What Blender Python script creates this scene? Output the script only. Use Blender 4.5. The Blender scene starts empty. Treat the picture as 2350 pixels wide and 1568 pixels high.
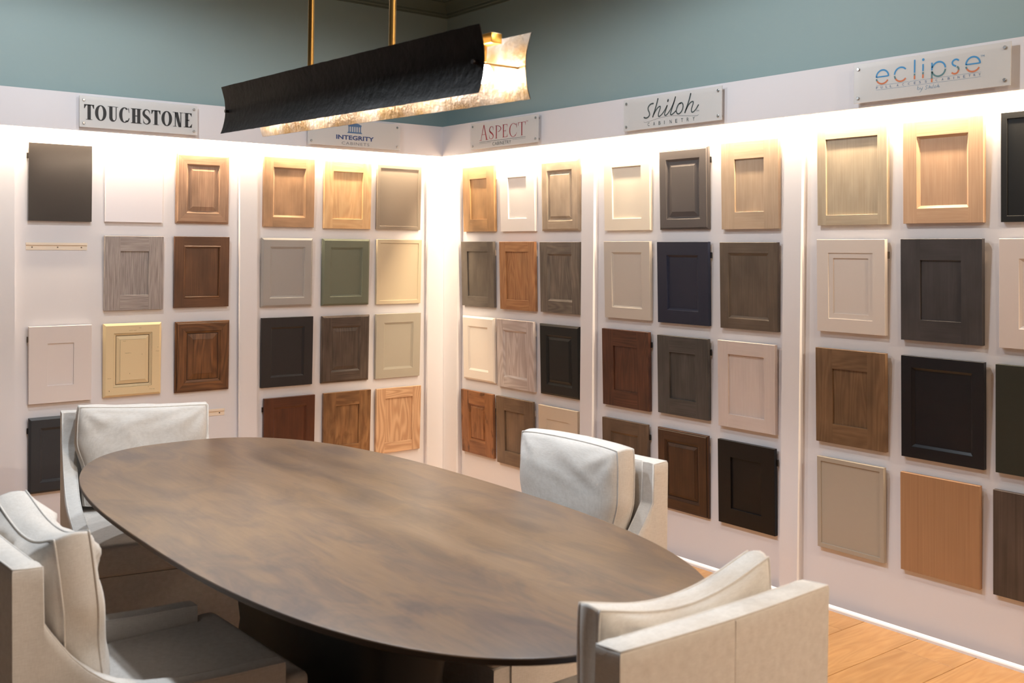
import bpy, bmesh, math, random
from mathutils import Vector, Matrix, noise, Euler
from math import sin, cos, pi, radians as RAD

random.seed(7)
sc = bpy.context.scene
C = sc.collection

# ------------------------------------------------------------------ camera, world, lights
def lin(c):
    c = c / 255.0
    return c / 12.92 if c <= 0.04045 else ((c + 0.055) / 1.055) ** 2.4
def rgb(r, g, b): return (lin(r), lin(g), lin(b), 1.0)

F_PX, YAW, PITCH, ROLL, SH = 2388.284, 0.9063526, -0.0188325, 0.0068730, -167.7706
CAM = Vector((-3.67468, -5.406167, 1.5))
fwd = Vector((cos(YAW)*cos(PITCH), sin(YAW)*cos(PITCH), sin(PITCH)))
rt = Vector((sin(YAW), -cos(YAW), 0.0)); up = rt.cross(fwd)
r2 = cos(ROLL)*rt + sin(ROLL)*up; u2 = -sin(ROLL)*rt + cos(ROLL)*up
cam = bpy.data.cameras.new('camera'); cam_o = bpy.data.objects.new('camera', cam); C.objects.link(cam_o)
cam_o.matrix_world = Matrix(((r2.x, u2.x, -fwd.x, CAM.x), (r2.y, u2.y, -fwd.y, CAM.y), (r2.z, u2.z, -fwd.z, CAM.z), (0, 0, 0, 1)))
cam.sensor_width = 36.0; cam.sensor_fit = 'HORIZONTAL'; cam.lens = F_PX*36.0/2350.0
cam.shift_y = SH/2350.0; cam.clip_start = 0.05
cam.dof.use_dof = True; cam.dof.focus_distance = 4.9; cam.dof.aperture_fstop = 5.6
sc.camera = cam_o

w = bpy.data.worlds.new('world'); sc.world = w; w.use_nodes = True
bg = w.node_tree.nodes['Background']; bg.inputs[0].default_value = (0.90, 0.93, 1.0, 1); bg.inputs[1].default_value = 0.06
sc.view_settings.view_transform = 'Standard'; sc.view_settings.look = 'None'
sc.view_settings.gamma = 1.0; sc.view_settings.use_curve_mapping = False
sc.view_settings.exposure = 0.50

LED_COL = (1.0, 0.80, 0.56); CAN_COL = (0.88, 0.94, 1.0)
LED_W = 11.0        # per metre
def area(name, loc, rot, sx, sy, power, col):
    l = bpy.data.lights.new(name, 'AREA'); l.shape = 'RECTANGLE'; l.size = sx; l.size_y = sy
    l.energy = power; l.color = col
    o = bpy.data.objects.new(name, l); o.location = loc; o.rotation_euler = rot; C.objects.link(o); return o
area('led_light', (-1.65, 0.030, 2.100), (0, 0, 0), 3.3, 0.008, LED_W*3.3, LED_COL)
area('led_light', (0.030, -2.12, 2.100), (0, 0, 0), 0.008, 4.25, LED_W*4.25, LED_COL)
area('led_light', (0.030, -7.05, 2.100), (0, 0, 0), 0.008, 5.6, LED_W*5.6, LED_COL)
def can(x, y, power, col=CAN_COL, ang=175, tx=0, ty=0):
    l = bpy.data.lights.new('overhead_spot', 'SPOT'); l.energy = power; l.color = col
    l.spot_size = RAD(ang); l.spot_blend = 0.30; l.shadow_soft_size = 0.05
    o = bpy.data.objects.new('overhead_spot', l); o.location = (x, y, 3.03)
    d = Vector((tx, ty, -1)); o.rotation_euler = d.to_track_quat('-Z', 'Y').to_euler(); C.objects.link(o)
WARM = (1.0, 0.82, 0.62)
can(-2.45, -1.25, 48); can(-1.25, -2.55, 44); can(-1.30, -4.9, 30, WARM)
can(-1.0, -6.9, 145, WARM)  # added warm spot out of view, stands in for the display wall's glow
can(-2.30, -2.25, 76, (0.80, 0.90, 1.0), 100); can(-2.30, -3.55, 54, (0.80, 0.90, 1.0), 100)  # two cool spots added to brighten the table top and cushions

# ------------------------------------------------------------------ materials
def new_mat(name):
    m = bpy.data.materials.new(name); m.use_nodes = True
    nt = m.node_tree; b = nt.nodes['Principled BSDF']
    return m, nt, b
def node(nt, t, **kw):
    n = nt.nodes.new(t)
    for k, v in kw.items(): setattr(n, k, v)
    return n
def ramp(nt, stops):
    n = nt.nodes.new('ShaderNodeValToRGB'); e = n.color_ramp.elements
    e[0].position, e[0].color = stops[0]; e[1].position, e[1].color = stops[-1]
    for p, c in stops[1:-1]:
        k = e.new(p); k.color = c
    return n
def bump(nt, b, height, strength, dist=0.001):
    n = node(nt, 'ShaderNodeBump'); n.inputs['Strength'].default_value = strength; n.inputs['Distance'].default_value = dist
    nt.links.new(height, n.inputs['Height']); nt.links.new(n.outputs[0], b.inputs['Normal']); return n
def plain(name, col, rough=0.5, metal=0.0, spec=0.5, bumpy=0.0, emit=None):
    m, nt, b = new_mat(name)
    b.inputs['Base Color'].default_value = col; b.inputs['Roughness'].default_value = rough
    b.inputs['Metallic'].default_value = metal; b.inputs['Specular IOR Level'].default_value = spec
    tc = node(nt, 'ShaderNodeTexCoord'); nz = node(nt, 'ShaderNodeTexNoise'); nz.inputs['Scale'].default_value = 60
    nt.links.new(tc.outputs['Object'], nz.inputs['Vector'])
    if bumpy: bump(nt, b, nz.outputs['Fac'], bumpy)
    if emit:
        b.inputs['Emission Color'].default_value = emit[0]; b.inputs['Emission Strength'].default_value = emit[1]
    return m
def mul(c, k): return (min(c[0]*k, 1), min(c[1]*k, 1), min(c[2]*k, 1), 1)
def mixc(a, b, t): return tuple(a[i]*(1-t)+b[i]*t for i in range(3)) + (1,)
def wood(name, light, dark, fx=90, fy=3.2, rough=0.42, blotch=0.35, cathedral=0.0, knots=None, contrast=1.0, use_rand=False):
    """grain runs along V of the UV map (metres)"""
    m, nt, b = new_mat(name); L = nt.links.new
    tc = node(nt, 'ShaderNodeTexCoord')
    src = tc.outputs['UV']
    if use_rand:
        oi = node(nt, 'ShaderNodeObjectInfo'); cb = node(nt, 'ShaderNodeCombineXYZ')
        mt = node(nt, 'ShaderNodeMath', operation='MULTIPLY'); mt.inputs[1].default_value = 37.0
        L(oi.outputs['Random'], mt.inputs[0]); L(mt.outputs[0], cb.inputs[0]); L(mt.outputs[0], cb.inputs[1])
        va = node(nt, 'ShaderNodeVectorMath', operation='ADD'); L(src, va.inputs[0]); L(cb.outputs[0], va.inputs[1]); src = va.outputs[0]
    mp = node(nt, 'ShaderNodeMapping'); mp.inputs['Scale'].default_value = (fx, fy, 1); L(src, mp.inputs['Vector'])
    n1 = node(nt, 'ShaderNodeTexNoise'); n1.inputs['Scale'].default_value = 1.6; n1.inputs['Detail'].default_value = 7; n1.inputs['Distortion'].default_value = 0.35
    L(mp.outputs[0], n1.inputs['Vector'])
    fac = n1.outputs['Fac']
    if cathedral:
        mp3 = node(nt, 'ShaderNodeMapping'); mp3.inputs['Scale'].default_value = (9, 1.3, 1); L(src, mp3.inputs['Vector'])
        n3 = node(nt, 'ShaderNodeTexNoise'); n3.inputs['Scale'].default_value = 1.0; n3.inputs['Detail'].default_value = 1.5
        L(mp3.outputs[0], n3.inputs['Vector'])
        ms = node(nt, 'ShaderNodeMath', operation='MULTIPLY'); ms.inputs[1].default_value = 95; L(n3.outputs['Fac'], ms.inputs[0])
        sn = node(nt, 'ShaderNodeMath', operation='SINE'); L(ms.outputs[0], sn.inputs[0])
        s2 = node(nt, 'ShaderNodeMath', operation='MULTIPLY_ADD'); s2.inputs[1].default_value = 0.5; s2.inputs[2].default_value = 0.5; L(sn.outputs[0], s2.inputs[0])
        mx = node(nt, 'ShaderNodeMix'); mx.inputs[0].default_value = cathedral; L(fac, mx.inputs[2]); L(s2.outputs[0], mx.inputs[3]); fac = mx.outputs[0]
    lo = 0.5 - 0.22/contrast; hi = 0.5 + 0.22/contrast
    rp = ramp(nt, [(lo, dark), (hi, light)]); L(fac, rp.inputs[0])
    col = rp.outputs[0]
    if blotch:
        mp2 = node(nt, 'ShaderNodeMapping'); mp2.inputs['Scale'].default_value = (9, 3.5, 1); L(src, mp2.inputs['Vector'])
        n2 = node(nt, 'ShaderNodeTexNoise'); n2.inputs['Scale'].default_value = 1.3; n2.inputs['Detail'].default_value = 3; L(mp2.outputs[0], n2.inputs['Vector'])
        r2_ = ramp(nt, [(0.35, (1-blotch,)*3+(1,)), (0.65, (1, 1, 1, 1))]); L(n2.outputs['Fac'], r2_.inputs[0])
        mm = node(nt, 'ShaderNodeMix', data_type='RGBA', blend_type='MULTIPLY'); mm.inputs[0].default_value = 1.0
        L(col, mm.inputs[6]); L(r2_.outputs[0], mm.inputs[7]); col = mm.outputs[2]
    if knots:
        kc, amt = knots
        mp4 = node(nt, 'ShaderNodeMapping'); mp4.inputs['Scale'].default_value = (13, 6, 1); L(src, mp4.inputs['Vector'])
        n4 = node(nt, 'ShaderNodeTexNoise'); n4.inputs['Scale'].default_value = 1.0; n4.inputs['Detail'].default_value = 4; n4.inputs['Distortion'].default_value = 1.2
        L(mp4.outputs[0], n4.inputs['Vector'])
        r4 = ramp(nt, [(0.56, (0, 0, 0, 1)), (0.70, (amt, amt, amt, 1))]); L(n4.outputs['Fac'], r4.inputs[0])
        mk = node(nt, 'ShaderNodeMix', data_type='RGBA'); L(r4.outputs[0], mk.inputs[0]); L(col, mk.inputs[6]); mk.inputs[7].default_value = kc; col = mk.outputs[2]
    if use_rand:
        hs = node(nt, 'ShaderNodeHueSaturation'); mr = node(nt, 'ShaderNodeMapRange')
        mr.inputs['To Min'].default_value = 0.82; mr.inputs['To Max'].default_value = 1.12
        L(oi.outputs['Random'], mr.inputs[0]); L(mr.outputs[0], hs.inputs['Value']); L(col, hs.inputs['Color']); col = hs.outputs[0]
    L(col, b.inputs['Base Color']); b.inputs['Roughness'].default_value = rough
    bump(nt, b, fac, 0.12, 0.0006)
    return m
def paint(name, c, rough=0.40):
    return plain(name, c, rough, spec=0.35, bumpy=0.02)
def fabric(name, c, c2):
    m, nt, b = new_mat(name); L = nt.links.new
    tc = node(nt, 'ShaderNodeTexCoord')
    fs = []
    for s in ((900, 60, 900), (60, 900, 60), (60, 60, 900)):
        mp = node(nt, 'ShaderNodeMapping'); mp.inputs['Scale'].default_value = s; L(tc.outputs['Object'], mp.inputs['Vector'])
        n = node(nt, 'ShaderNodeTexNoise'); n.inputs['Scale'].default_value = 1.0; n.inputs['Detail'].default_value = 2; L(mp.outputs[0], n.inputs['Vector']); fs.append(n.outputs['Fac'])
    a = node(nt, 'ShaderNodeMath', operation='ADD'); L(fs[0], a.inputs[0]); L(fs[1], a.inputs[1])
    a2 = node(nt, 'ShaderNodeMath', operation='ADD'); L(a.outputs[0], a2.inputs[0]); L(fs[2], a2.inputs[1])
    a3 = node(nt, 'ShaderNodeMath', operation='DIVIDE'); L(a2.outputs[0], a3.inputs[0]); a3.inputs[1].default_value = 3.0
    rp = ramp(nt, [(0.30, c2), (0.62, c)]); L(a3.outputs[0], rp.inputs[0]); L(rp.outputs[0], b.inputs['Base Color'])
    b.inputs['Roughness'].default_value = 0.92; b.inputs['Specular IOR Level'].default_value = 0.15
    b.inputs['Sheen Weight'].default_value = 0.12
    n5 = node(nt, 'ShaderNodeTexNoise'); n5.inputs['Scale'].default_value = 7; n5.inputs['Detail'].default_value = 4; L(tc.outputs['Object'], n5.inputs['Vector'])
    mxx = node(nt, 'ShaderNodeMath', operation='MULTIPLY_ADD'); mxx.inputs[1].default_value = 1.6; L(n5.outputs['Fac'], mxx.inputs[0]); L(a3.outputs[0], mxx.inputs[2])
    bump(nt, b, mxx.outputs[0], 0.25, 0.0012)
    return m

M = {}
M['wall_white'] = plain('white_display_paint', rgb(222, 218, 220), 0.55, bumpy=0.05)
M['teal'] = plain('grey_teal_wall_paint', rgb(146, 166, 165), 0.6, bumpy=0.06)
M['crown'] = plain('shaded_teal_trim_paint', rgb(96, 108, 98), 0.5)  # wall teal painted darker, for the weak light under the ceiling
M['ceiling'] = plain('dark_ceiling_paint', rgb(45, 46, 44), 0.8)
M['trim_white'] = plain('white_shoe_moulding', rgb(238, 236, 240), 0.4)
M['rail'] = plain('cream_hanging_rail', rgb(236, 220, 200), 0.35, metal=0.0)
M['black'] = plain('black_metal', rgb(18, 17, 17), 0.4)
M['screw'] = plain('screw_metal', rgb(110, 100, 90), 0.35, metal=1.0)
M['chrome'] = plain('brushed_steel', rgb(190, 188, 186), 0.25, metal=1.0)
M['brass'] = plain('satin_brass', rgb(176, 136, 76), 0.36, metal=1.0, bumpy=0.03)
M['gold_bar'] = plain('polished_brass', rgb(226, 176, 92), 0.3, metal=1.0)
M['linen'] = fabric('pale_linen', rgb(230, 224, 217), rgb(206, 198, 189))
M['linen_seat'] = fabric('pale_linen_seat', rgb(218, 210, 202), rgb(194, 185, 175))
M['dark_edge'] = plain('dark_brown_edge', rgb(42, 30, 27), 0.45, bumpy=0.1)  # table edge toned darker than the top
M['base_dark'] = plain('black_stained_base', rgb(20, 17, 16), 0.55, bumpy=0.1)
M['leg_wood'] = plain('chair_leg_wood', rgb(70, 48, 34), 0.5)
M['subfloor'] = plain('floor_joint', rgb(120, 78, 44), 0.9)
M['plank'] = wood('honey_oak_plank', rgb(188, 144, 94), rgb(168, 121, 73), fx=34, fy=1.6, rough=0.38, blotch=0.13, cathedral=0.18, contrast=0.8, use_rand=True)

# table top
m, nt, b = new_mat('smoky_brown_table_top'); L = nt.links.new
tc = node(nt, 'ShaderNodeTexCoord')
mp = node(nt, 'ShaderNodeMapping'); mp.inputs['Scale'].default_value = (5.0, 1.9, 1); L(tc.outputs['Object'], mp.inputs['Vector'])
n1 = node(nt, 'ShaderNodeTexNoise'); n1.inputs['Scale'].default_value = 1.5; n1.inputs['Detail'].default_value = 6; n1.inputs['Roughness'].default_value = 0.6; n1.inputs['Distortion'].default_value = 1.1
L(mp.outputs[0], n1.inputs['Vector'])
rp = ramp(nt, [(0.32, rgb(90, 75, 68)), (0.45, rgb(108, 88, 73)), (0.58, rgb(124, 99, 76)), (0.74, rgb(120, 98, 80))]); L(n1.outputs['Fac'], rp.inputs[0])
mp2 = node(nt, 'ShaderNodeMapping'); mp2.inputs['Scale'].default_value = (60, 4, 1); L(tc.outputs['Object'], mp2.inputs['Vector'])
n2 = node(nt, 'ShaderNodeTexNoise'); n2.inputs['Scale'].default_value = 1.5; n2.inputs['Detail'].default_value = 5; L(mp2.outputs[0], n2.inputs['Vector'])
rp2 = ramp(nt, [(0.3, (0.88, 0.88, 0.88, 1)), (0.7, (1.06, 1.06, 1.06, 1))]); L(n2.outputs['Fac'], rp2.inputs[0])
mm = node(nt, 'ShaderNodeMix', data_type='RGBA', blend_type='MULTIPLY'); mm.inputs[0].default_value = 1.0
L(rp.outputs[0], mm.inputs[6]); L(rp2.outputs[0], mm.inputs[7]); L(mm.outputs[2], b.inputs['Base Color'])
b.inputs['Roughness'].default_value = 0.36; bump(nt, b, n2.outputs['Fac'], 0.08, 0.0006)
M['table'] = m

# hammered leaf for the pendant
def leaf(name, c1, c2, rough, metal, scale, strength):
    m, nt, b = new_mat(name); L = nt.links.new
    tc = node(nt, 'ShaderNodeTexCoord'); v = node(nt, 'ShaderNodeTexNoise'); v.inputs['Scale'].default_value = scale; v.inputs['Detail'].default_value = 5
    L(tc.outputs['Object'], v.inputs['Vector'])
    n = node(nt, 'ShaderNodeTexNoise'); n.inputs['Scale'].default_value = 9; n.inputs['Detail'].default_value = 3; L(tc.outputs['Object'], n.inputs['Vector'])
    rp = ramp(nt, [(0.4, c1), (0.6, c2)]); L(n.outputs['Fac'], rp.inputs[0]); L(rp.outputs[0], b.inputs['Base Color'])
    b.inputs['Roughness'].default_value = rough; b.inputs['Metallic'].default_value = metal
    b.inputs['Specular IOR Level'].default_value = 0.5 if metal else 0.12
    bump(nt, b, v.outputs['Fac'], strength, 0.004); return m
M['leaf_in'] = leaf('champagne_leaf_inside', rgb(176, 140, 90), rgb(196, 178, 160), 0.42, 0.55, 70, 0.9)
M['leaf_out'] = leaf('dark_bronze_outside', rgb(24, 19, 17), rgb(31, 25, 23), 0.6, 0.0, 50, 0.5)
M['globe'] = plain('lit_globe', (1, 1, 1, 1), 0.5, emit=((0.93, 0.96, 1.0, 1), 60))
M['diffuser'] = plain('led_diffuser', (1, 1, 1, 1), 0.5, emit=((1.0, 0.82, 0.6, 1), 6))

m, nt, b = new_mat('frosted_acrylic')
b.inputs['Base Color'].default_value = rgb(226, 224, 221); b.inputs['Roughness'].default_value = 0.25
b.inputs['Transmission Weight'].default_value = 0.0; b.inputs['Alpha'].default_value = 0.7
M['acrylic'] = m
def ink(name, c): return plain(name, c, 0.5)

# ------------------------------------------------------------------ mesh helpers
class MB:
    def __init__(s): s.v = []; s.f = []; s.m = []; s.uv = []
    def quad(s, pts, uvs=None, mi=0):
        i = len(s.v); s.v += [tuple(p) for p in pts]; s.f.append(tuple(range(i, i+len(pts)))); s.m.append(mi)
        s.uv += list(uvs) if uvs else [(0, 0)]*len(pts)
    def box(s, x0, x1, y0, y1, z0, z1, mi=0):
        P = [(x0,y0,z0),(x1,y0,z0),(x1,y1,z0),(x0,y1,z0),(x0,y0,z1),(x1,y0,z1),(x1,y1,z1),(x0,y1,z1)]
        for f in ((0,3,2,1),(4,5,6,7),(0,1,5,4),(1,2,6,5),(2,3,7,6),(3,0,4,7)):
            s.quad([P[k] for k in f], [(P[k][0]+P[k][1], P[k][2]) for k in f], mi)
    def grid(s, rows, closed=False, mi=0):
        """rows of points sharing vertices"""
        n = len(rows[0]); i = len(s.v)
        for r in rows: s.v += [tuple(p) for p in r]
        for a in range(len(rows)-1):
            for k in range(n if closed else n-1):
                k2 = (k+1) % n
                s.f.append((i+a*n+k, i+a*n+k2, i+(a+1)*n+k2, i+(a+1)*n+k)); s.m.append(mi); s.uv += [(0,0)]*4
    def ngon(s, pts, mi=0):
        i = len(s.v); s.v += [tuple(p) for p in pts]; s.f.append(tuple(range(i, i+len(pts)))); s.m.append(mi); s.uv += [(p[0], p[1]) for p in pts]
    def tube(s, pts, r, n=8, cap=True, mi=0):
        pts = [Vector(p) for p in pts]; rows = []
        for k, p in enumerate(pts):
            t = (pts[min(k+1, len(pts)-1)] - pts[max(k-1, 0)]).normalized()
            a = t.orthogonal().normalized() if k == 0 else (a - t*a.dot(t)).normalized()
            bb = t.cross(a); rr = r[k] if isinstance(r, (list, tuple)) else r
            rows.append([p + a*rr*cos(2*pi*j/n) + bb*rr*sin(2*pi*j/n) for j in range(n)])
        s.grid(rows, True, mi)
        if cap:
            s.ngon(rows[0][::-1], mi); s.ngon(rows[-1], mi)
    def build(s, name, mats, parent=None, smooth=False, angle=None, fix=False, **tags):
        me = bpy.data.meshes.new(name); me.from_pydata(s.v, [], s.f)
        for mm in (mats if isinstance(mats, (list, tuple)) else [mats]): me.materials.append(mm)
        me.polygons.foreach_set('material_index', s.m)
        uvl = me.uv_layers.new(name='UVMap')
        uvl.data.foreach_set('uv', [c for uv in s.uv for c in uv])
        me.update()
        if fix:
            bm = bmesh.new(); bm.from_mesh(me); bmesh.ops.remove_doubles(bm, verts=bm.verts, dist=1e-5)
            bmesh.ops.recalc_face_normals(bm, faces=bm.faces); bm.to_mesh(me); bm.free()
        if smooth:
            me.polygons.foreach_set('use_smooth', [True]*len(me.polygons))
            if angle: me.set_sharp_from_angle(angle=RAD(angle))
        o = bpy.data.objects.new(name, me); C.objects.link(o)
        if parent: o.parent = parent
        for k, v in tags.items(): o[k] = v
        return o
def empty(name, loc, rot=(0, 0, 0), **tags):
    o = bpy.data.objects.new(name, None); o.location = loc; o.rotation_euler = rot; o.empty_display_size = 0.05
    C.objects.link(o)
    for k, v in tags.items(): o[k] = v
    return o
def boxobj(name, dims, mat, parent=None, **tags):
    mb = MB(); mb.box(*dims); return mb.build(name, mat, parent, fix=True, **tags)
def bevel_box(name, dims, r, mat, parent=None, seg=3, smooth=True, **tags):
    x0, x1, y0, y1, z0, z1 = dims
    bm = bmesh.new(); bmesh.ops.create_cube(bm, size=1.0)
    for v in bm.verts: v.co = Vector(((x0+x1)/2 + v.co.x*(x1-x0), (y0+y1)/2 + v.co.y*(y1-y0), (z0+z1)/2 + v.co.z*(z1-z0)))
    bmesh.ops.bevel(bm, geom=bm.edges[:], offset=r, segments=seg, profile=0.5, affect='EDGES')
    me = bpy.data.meshes.new(name); bm.to_mesh(me); bm.free(); me.materials.append(mat)
    me.polygons.foreach_set('use_smooth', [smooth]*len(me.polygons))
    if smooth: me.set_sharp_from_angle(angle=RAD(50))
    o = bpy.data.objects.new(name, me); C.objects.link(o)
    if parent: o.parent = parent
    for k, v in tags.items(): o[k] = v
    return o

# ------------------------------------------------------------------ room shell
ZC = 3.07; WO = 0.105
XL, YR = -5.6, -10.2          # how far the walls run out of the frame
boxobj('wall_left', (XL, WO+0.1, WO, WO+0.1, 0, ZC), M['teal'], kind='structure')
boxobj('wall_right', (WO, WO+0.1, YR, WO, 0, ZC), M['teal'], kind='structure')
boxobj('wall_back', (XL, WO+0.1, YR-0.1, YR, 0, ZC), M['wall_white'], kind='structure')
boxobj('ceiling', (XL, WO+0.1, YR, WO+0.1, ZC, ZC+0.05), M['ceiling'], kind='structure')
floor = boxobj('floor', (XL, WO, YR, WO, -0.05, -0.006), M['subfloor'], kind='structure')
# crown moulding: profile (distance from the wall, z)
CR = [(0, 2.962), (0.012, 2.962), (0.012, 2.972), (0.020, 2.978), (0.020, 2.990), (0.026, 2.994), (0.030, 3.003), (0.044, 3.030), (0.060, 3.046), (0.060, 3.054), (0.070, 3.058), (0.070, ZC)]
mb = MB(); mb.grid([[(XL, WO-a, z) for a, z in CR], [(WO-a, WO-a, z) for a, z in CR]])
mb.build('trim_1', M['crown'], kind='structure', fix=True)
mb = MB(); mb.grid([[(WO-a, WO-a, z) for a, z in CR], [(WO-a, YR, z) for a, z in CR]])
mb.build('trim_2', M['crown'], kind='structure', fix=True)
# floor planks (children of the floor), rows across the room, 0.235 m wide
PW = 0.2345; Y0 = -2.9965
plank_cache = {}
def plank(x0, x1, yk):
    ln = round(x1-x0, 3)
    if ln not in plank_cache:
        q = MB(); g = 0.0011; c = 0.0012; a, b_ = g, ln-g; p0, p1 = g, PW-g
        lo = [(a, p0), (b_, p0), (b_, p1), (a, p1)]; hi = [(a+c, p0+c), (b_-c, p0+c), (b_-c, p1-c), (a+c, p1-c)]
        q.quad([(x, y, 0.0) for x, y in hi], [(y, x) for x, y in hi])
        for i in range(4):
            j = (i+1) % 4
            q.quad([(*lo[i], -c), (*lo[j], -c), (*hi[j], 0), (*hi[i], 0)], [(lo[i][1], lo[i][0]), (lo[j][1], lo[j][0]), (hi[j][1], hi[j][0]), (hi[i][1], hi[i][0])])
            q.quad([(*lo[i], -0.006), (*lo[j], -0.006), (*lo[j], -c), (*lo[i], -c)], [(lo[i][1], lo[i][0])]*4)
        o = q.build('plank', M['plank'], floor); plank_cache[ln] = o.data
    else:
        o = bpy.data.objects.new('plank', plank_cache[ln]); C.objects.link(o); o.parent = floor
    o.location = (x0, yk, 0)
row = 0
k = int((0.09 - Y0)/PW)
PLN = 1.22
for j in range(-15, k+1):
    y0 = Y0 + j*PW
    if y0 + PW > WO or y0 < -6.6: continue
    seam = -0.115 if j == -2 else (-0.115 - PLN*((j*0.37) % 1.0))
    xs = [WO - 0.001]; x = seam
    while x > WO - 0.08: x -= PLN
    while x > XL: xs.append(x); x -= PLN
    xs.append(XL)
    for a, b_ in zip(xs[:-1], xs[1:]):
        if a - b_ > 0.03: plank(b_, a, y0)

# ------------------------------------------------------------------ display walls
HB, HT = 2.074, 2.259
PF, BK = 0.050, 0.088       # pilaster face, back panel face
def wall_piece(name, side, u0, u1, o0, o1, z0, z1, mat, parent, **tags):
    a, b_ = min(u0, u1), max(u0, u1)
    d = (a, b_, o0, o1, z0, z1) if side == 'L' else (o0, o1, a, b_, z0, z1)
    return boxobj(name, d, mat, parent, **tags)
def display(side, uend, pils, corner, bays, label):
    t = empty('display_wall', (0, 0, 0), label=label, category='display wall')
    wall_piece('header_board', side, 0.0 if side == 'L' else 0.018, uend, 0.0, 0.018, HB, HT, M['wall_white'], t)
    wall_piece('header_top', side, 0.018, uend, 0.018, WO, 2.114, 2.130, M['wall_white'], t)
    for a, b_ in pils:
        wall_piece('pilaster', side, a, b_, PF, PF+0.016, 0.0, 2.113, M['wall_white'], t)
        for e in (a+0.004, b_-0.022):
            wall_piece('pilaster_return', side, e, e+0.018, PF+0.016, BK, 0.0, 2.113, M['wall_white'], t)
    wall_piece('corner_post', side, corner, PF if side == 'L' else PF-0.001, PF, BK-0.0005, 0.0, 2.113, M['wall_white'], t)
    for a, b_ in bays:
        wall_piece('back_panel', side, a, b_, BK, WO-0.001, 0.0, 2.113, M['wall_white'], t)
    wall_piece('light_channel', side, 0.0, uend+0.1 if side == 'L' else uend+0.1, 0.0205, 0.0395, 2.103, 2.113, M['chrome'], t)
    return t
display('L', -3.4, [(-2.9, -2.463), (-1.312, -1.210)], -0.069, [(-3.4, -2.68), (-2.679, -1.261), (-1.26, 0.104)],
        'white painted display wall on the left holding two bays of door samples')
display('R', -9.9, [(-1.345, -1.250), (-2.657, -2.565), (-4.02, -3.925), (-5.40, -5.305), (-6.78, -6.685), (-9.9, -9.7)], -0.100, [(-1.2975, 0.087), (-2.611, -1.2985), (-3.97, -2.612), (-5.35, -3.971), (-6.73, -5.351), (-9.9, -6.731)],
        'white painted display wall on the right holding three bays of door samples')
def shoe(side, u0, u1, name):
    q = MB(); pr = [(PF-0.0005, 0.0), (0.036, 0.0), (0.036, 0.010), (0.038, 0.015), (0.042, 0.019), (PF-0.0005, 0.021)]
    rows = [[(u, o, z) if side == 'L' else (o, u, z) for o, z in pr] for u in (u0, u1)]
    q.grid(rows, True); q.ngon(rows[0]); q.ngon(rows[1]); q.build(name, M['trim_white'], fix=True, kind='structure')
shoe('L', -3.4, 0.036, 'baseboard_left'); shoe('R', -9.9, 0.0355, 'baseboard_right')

# ------------------------------------------------------------------ door samples
T_ = 0.019
def w_(name, l, d, **kw):
    ds = lambda c: tuple(c[i]*0.88 + (0.3*c[0]+0.6*c[1]+0.1*c[2])*0.12 for i in range(3)) + (1,)
    return ('wood', name, ds(l), ds(d), kw)
def p_(name, c, r=0.42): return ('paint', name, c, r)
_mat = {}
def getmat(spec):
    if spec[1] not in _mat:
        _mat[spec[1]] = wood(spec[1], spec[2], spec[3], **spec[4]) if spec[0] == 'wood' else paint(spec[1], spec[2], spec[3])
    return _mat[spec[1]]

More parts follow.
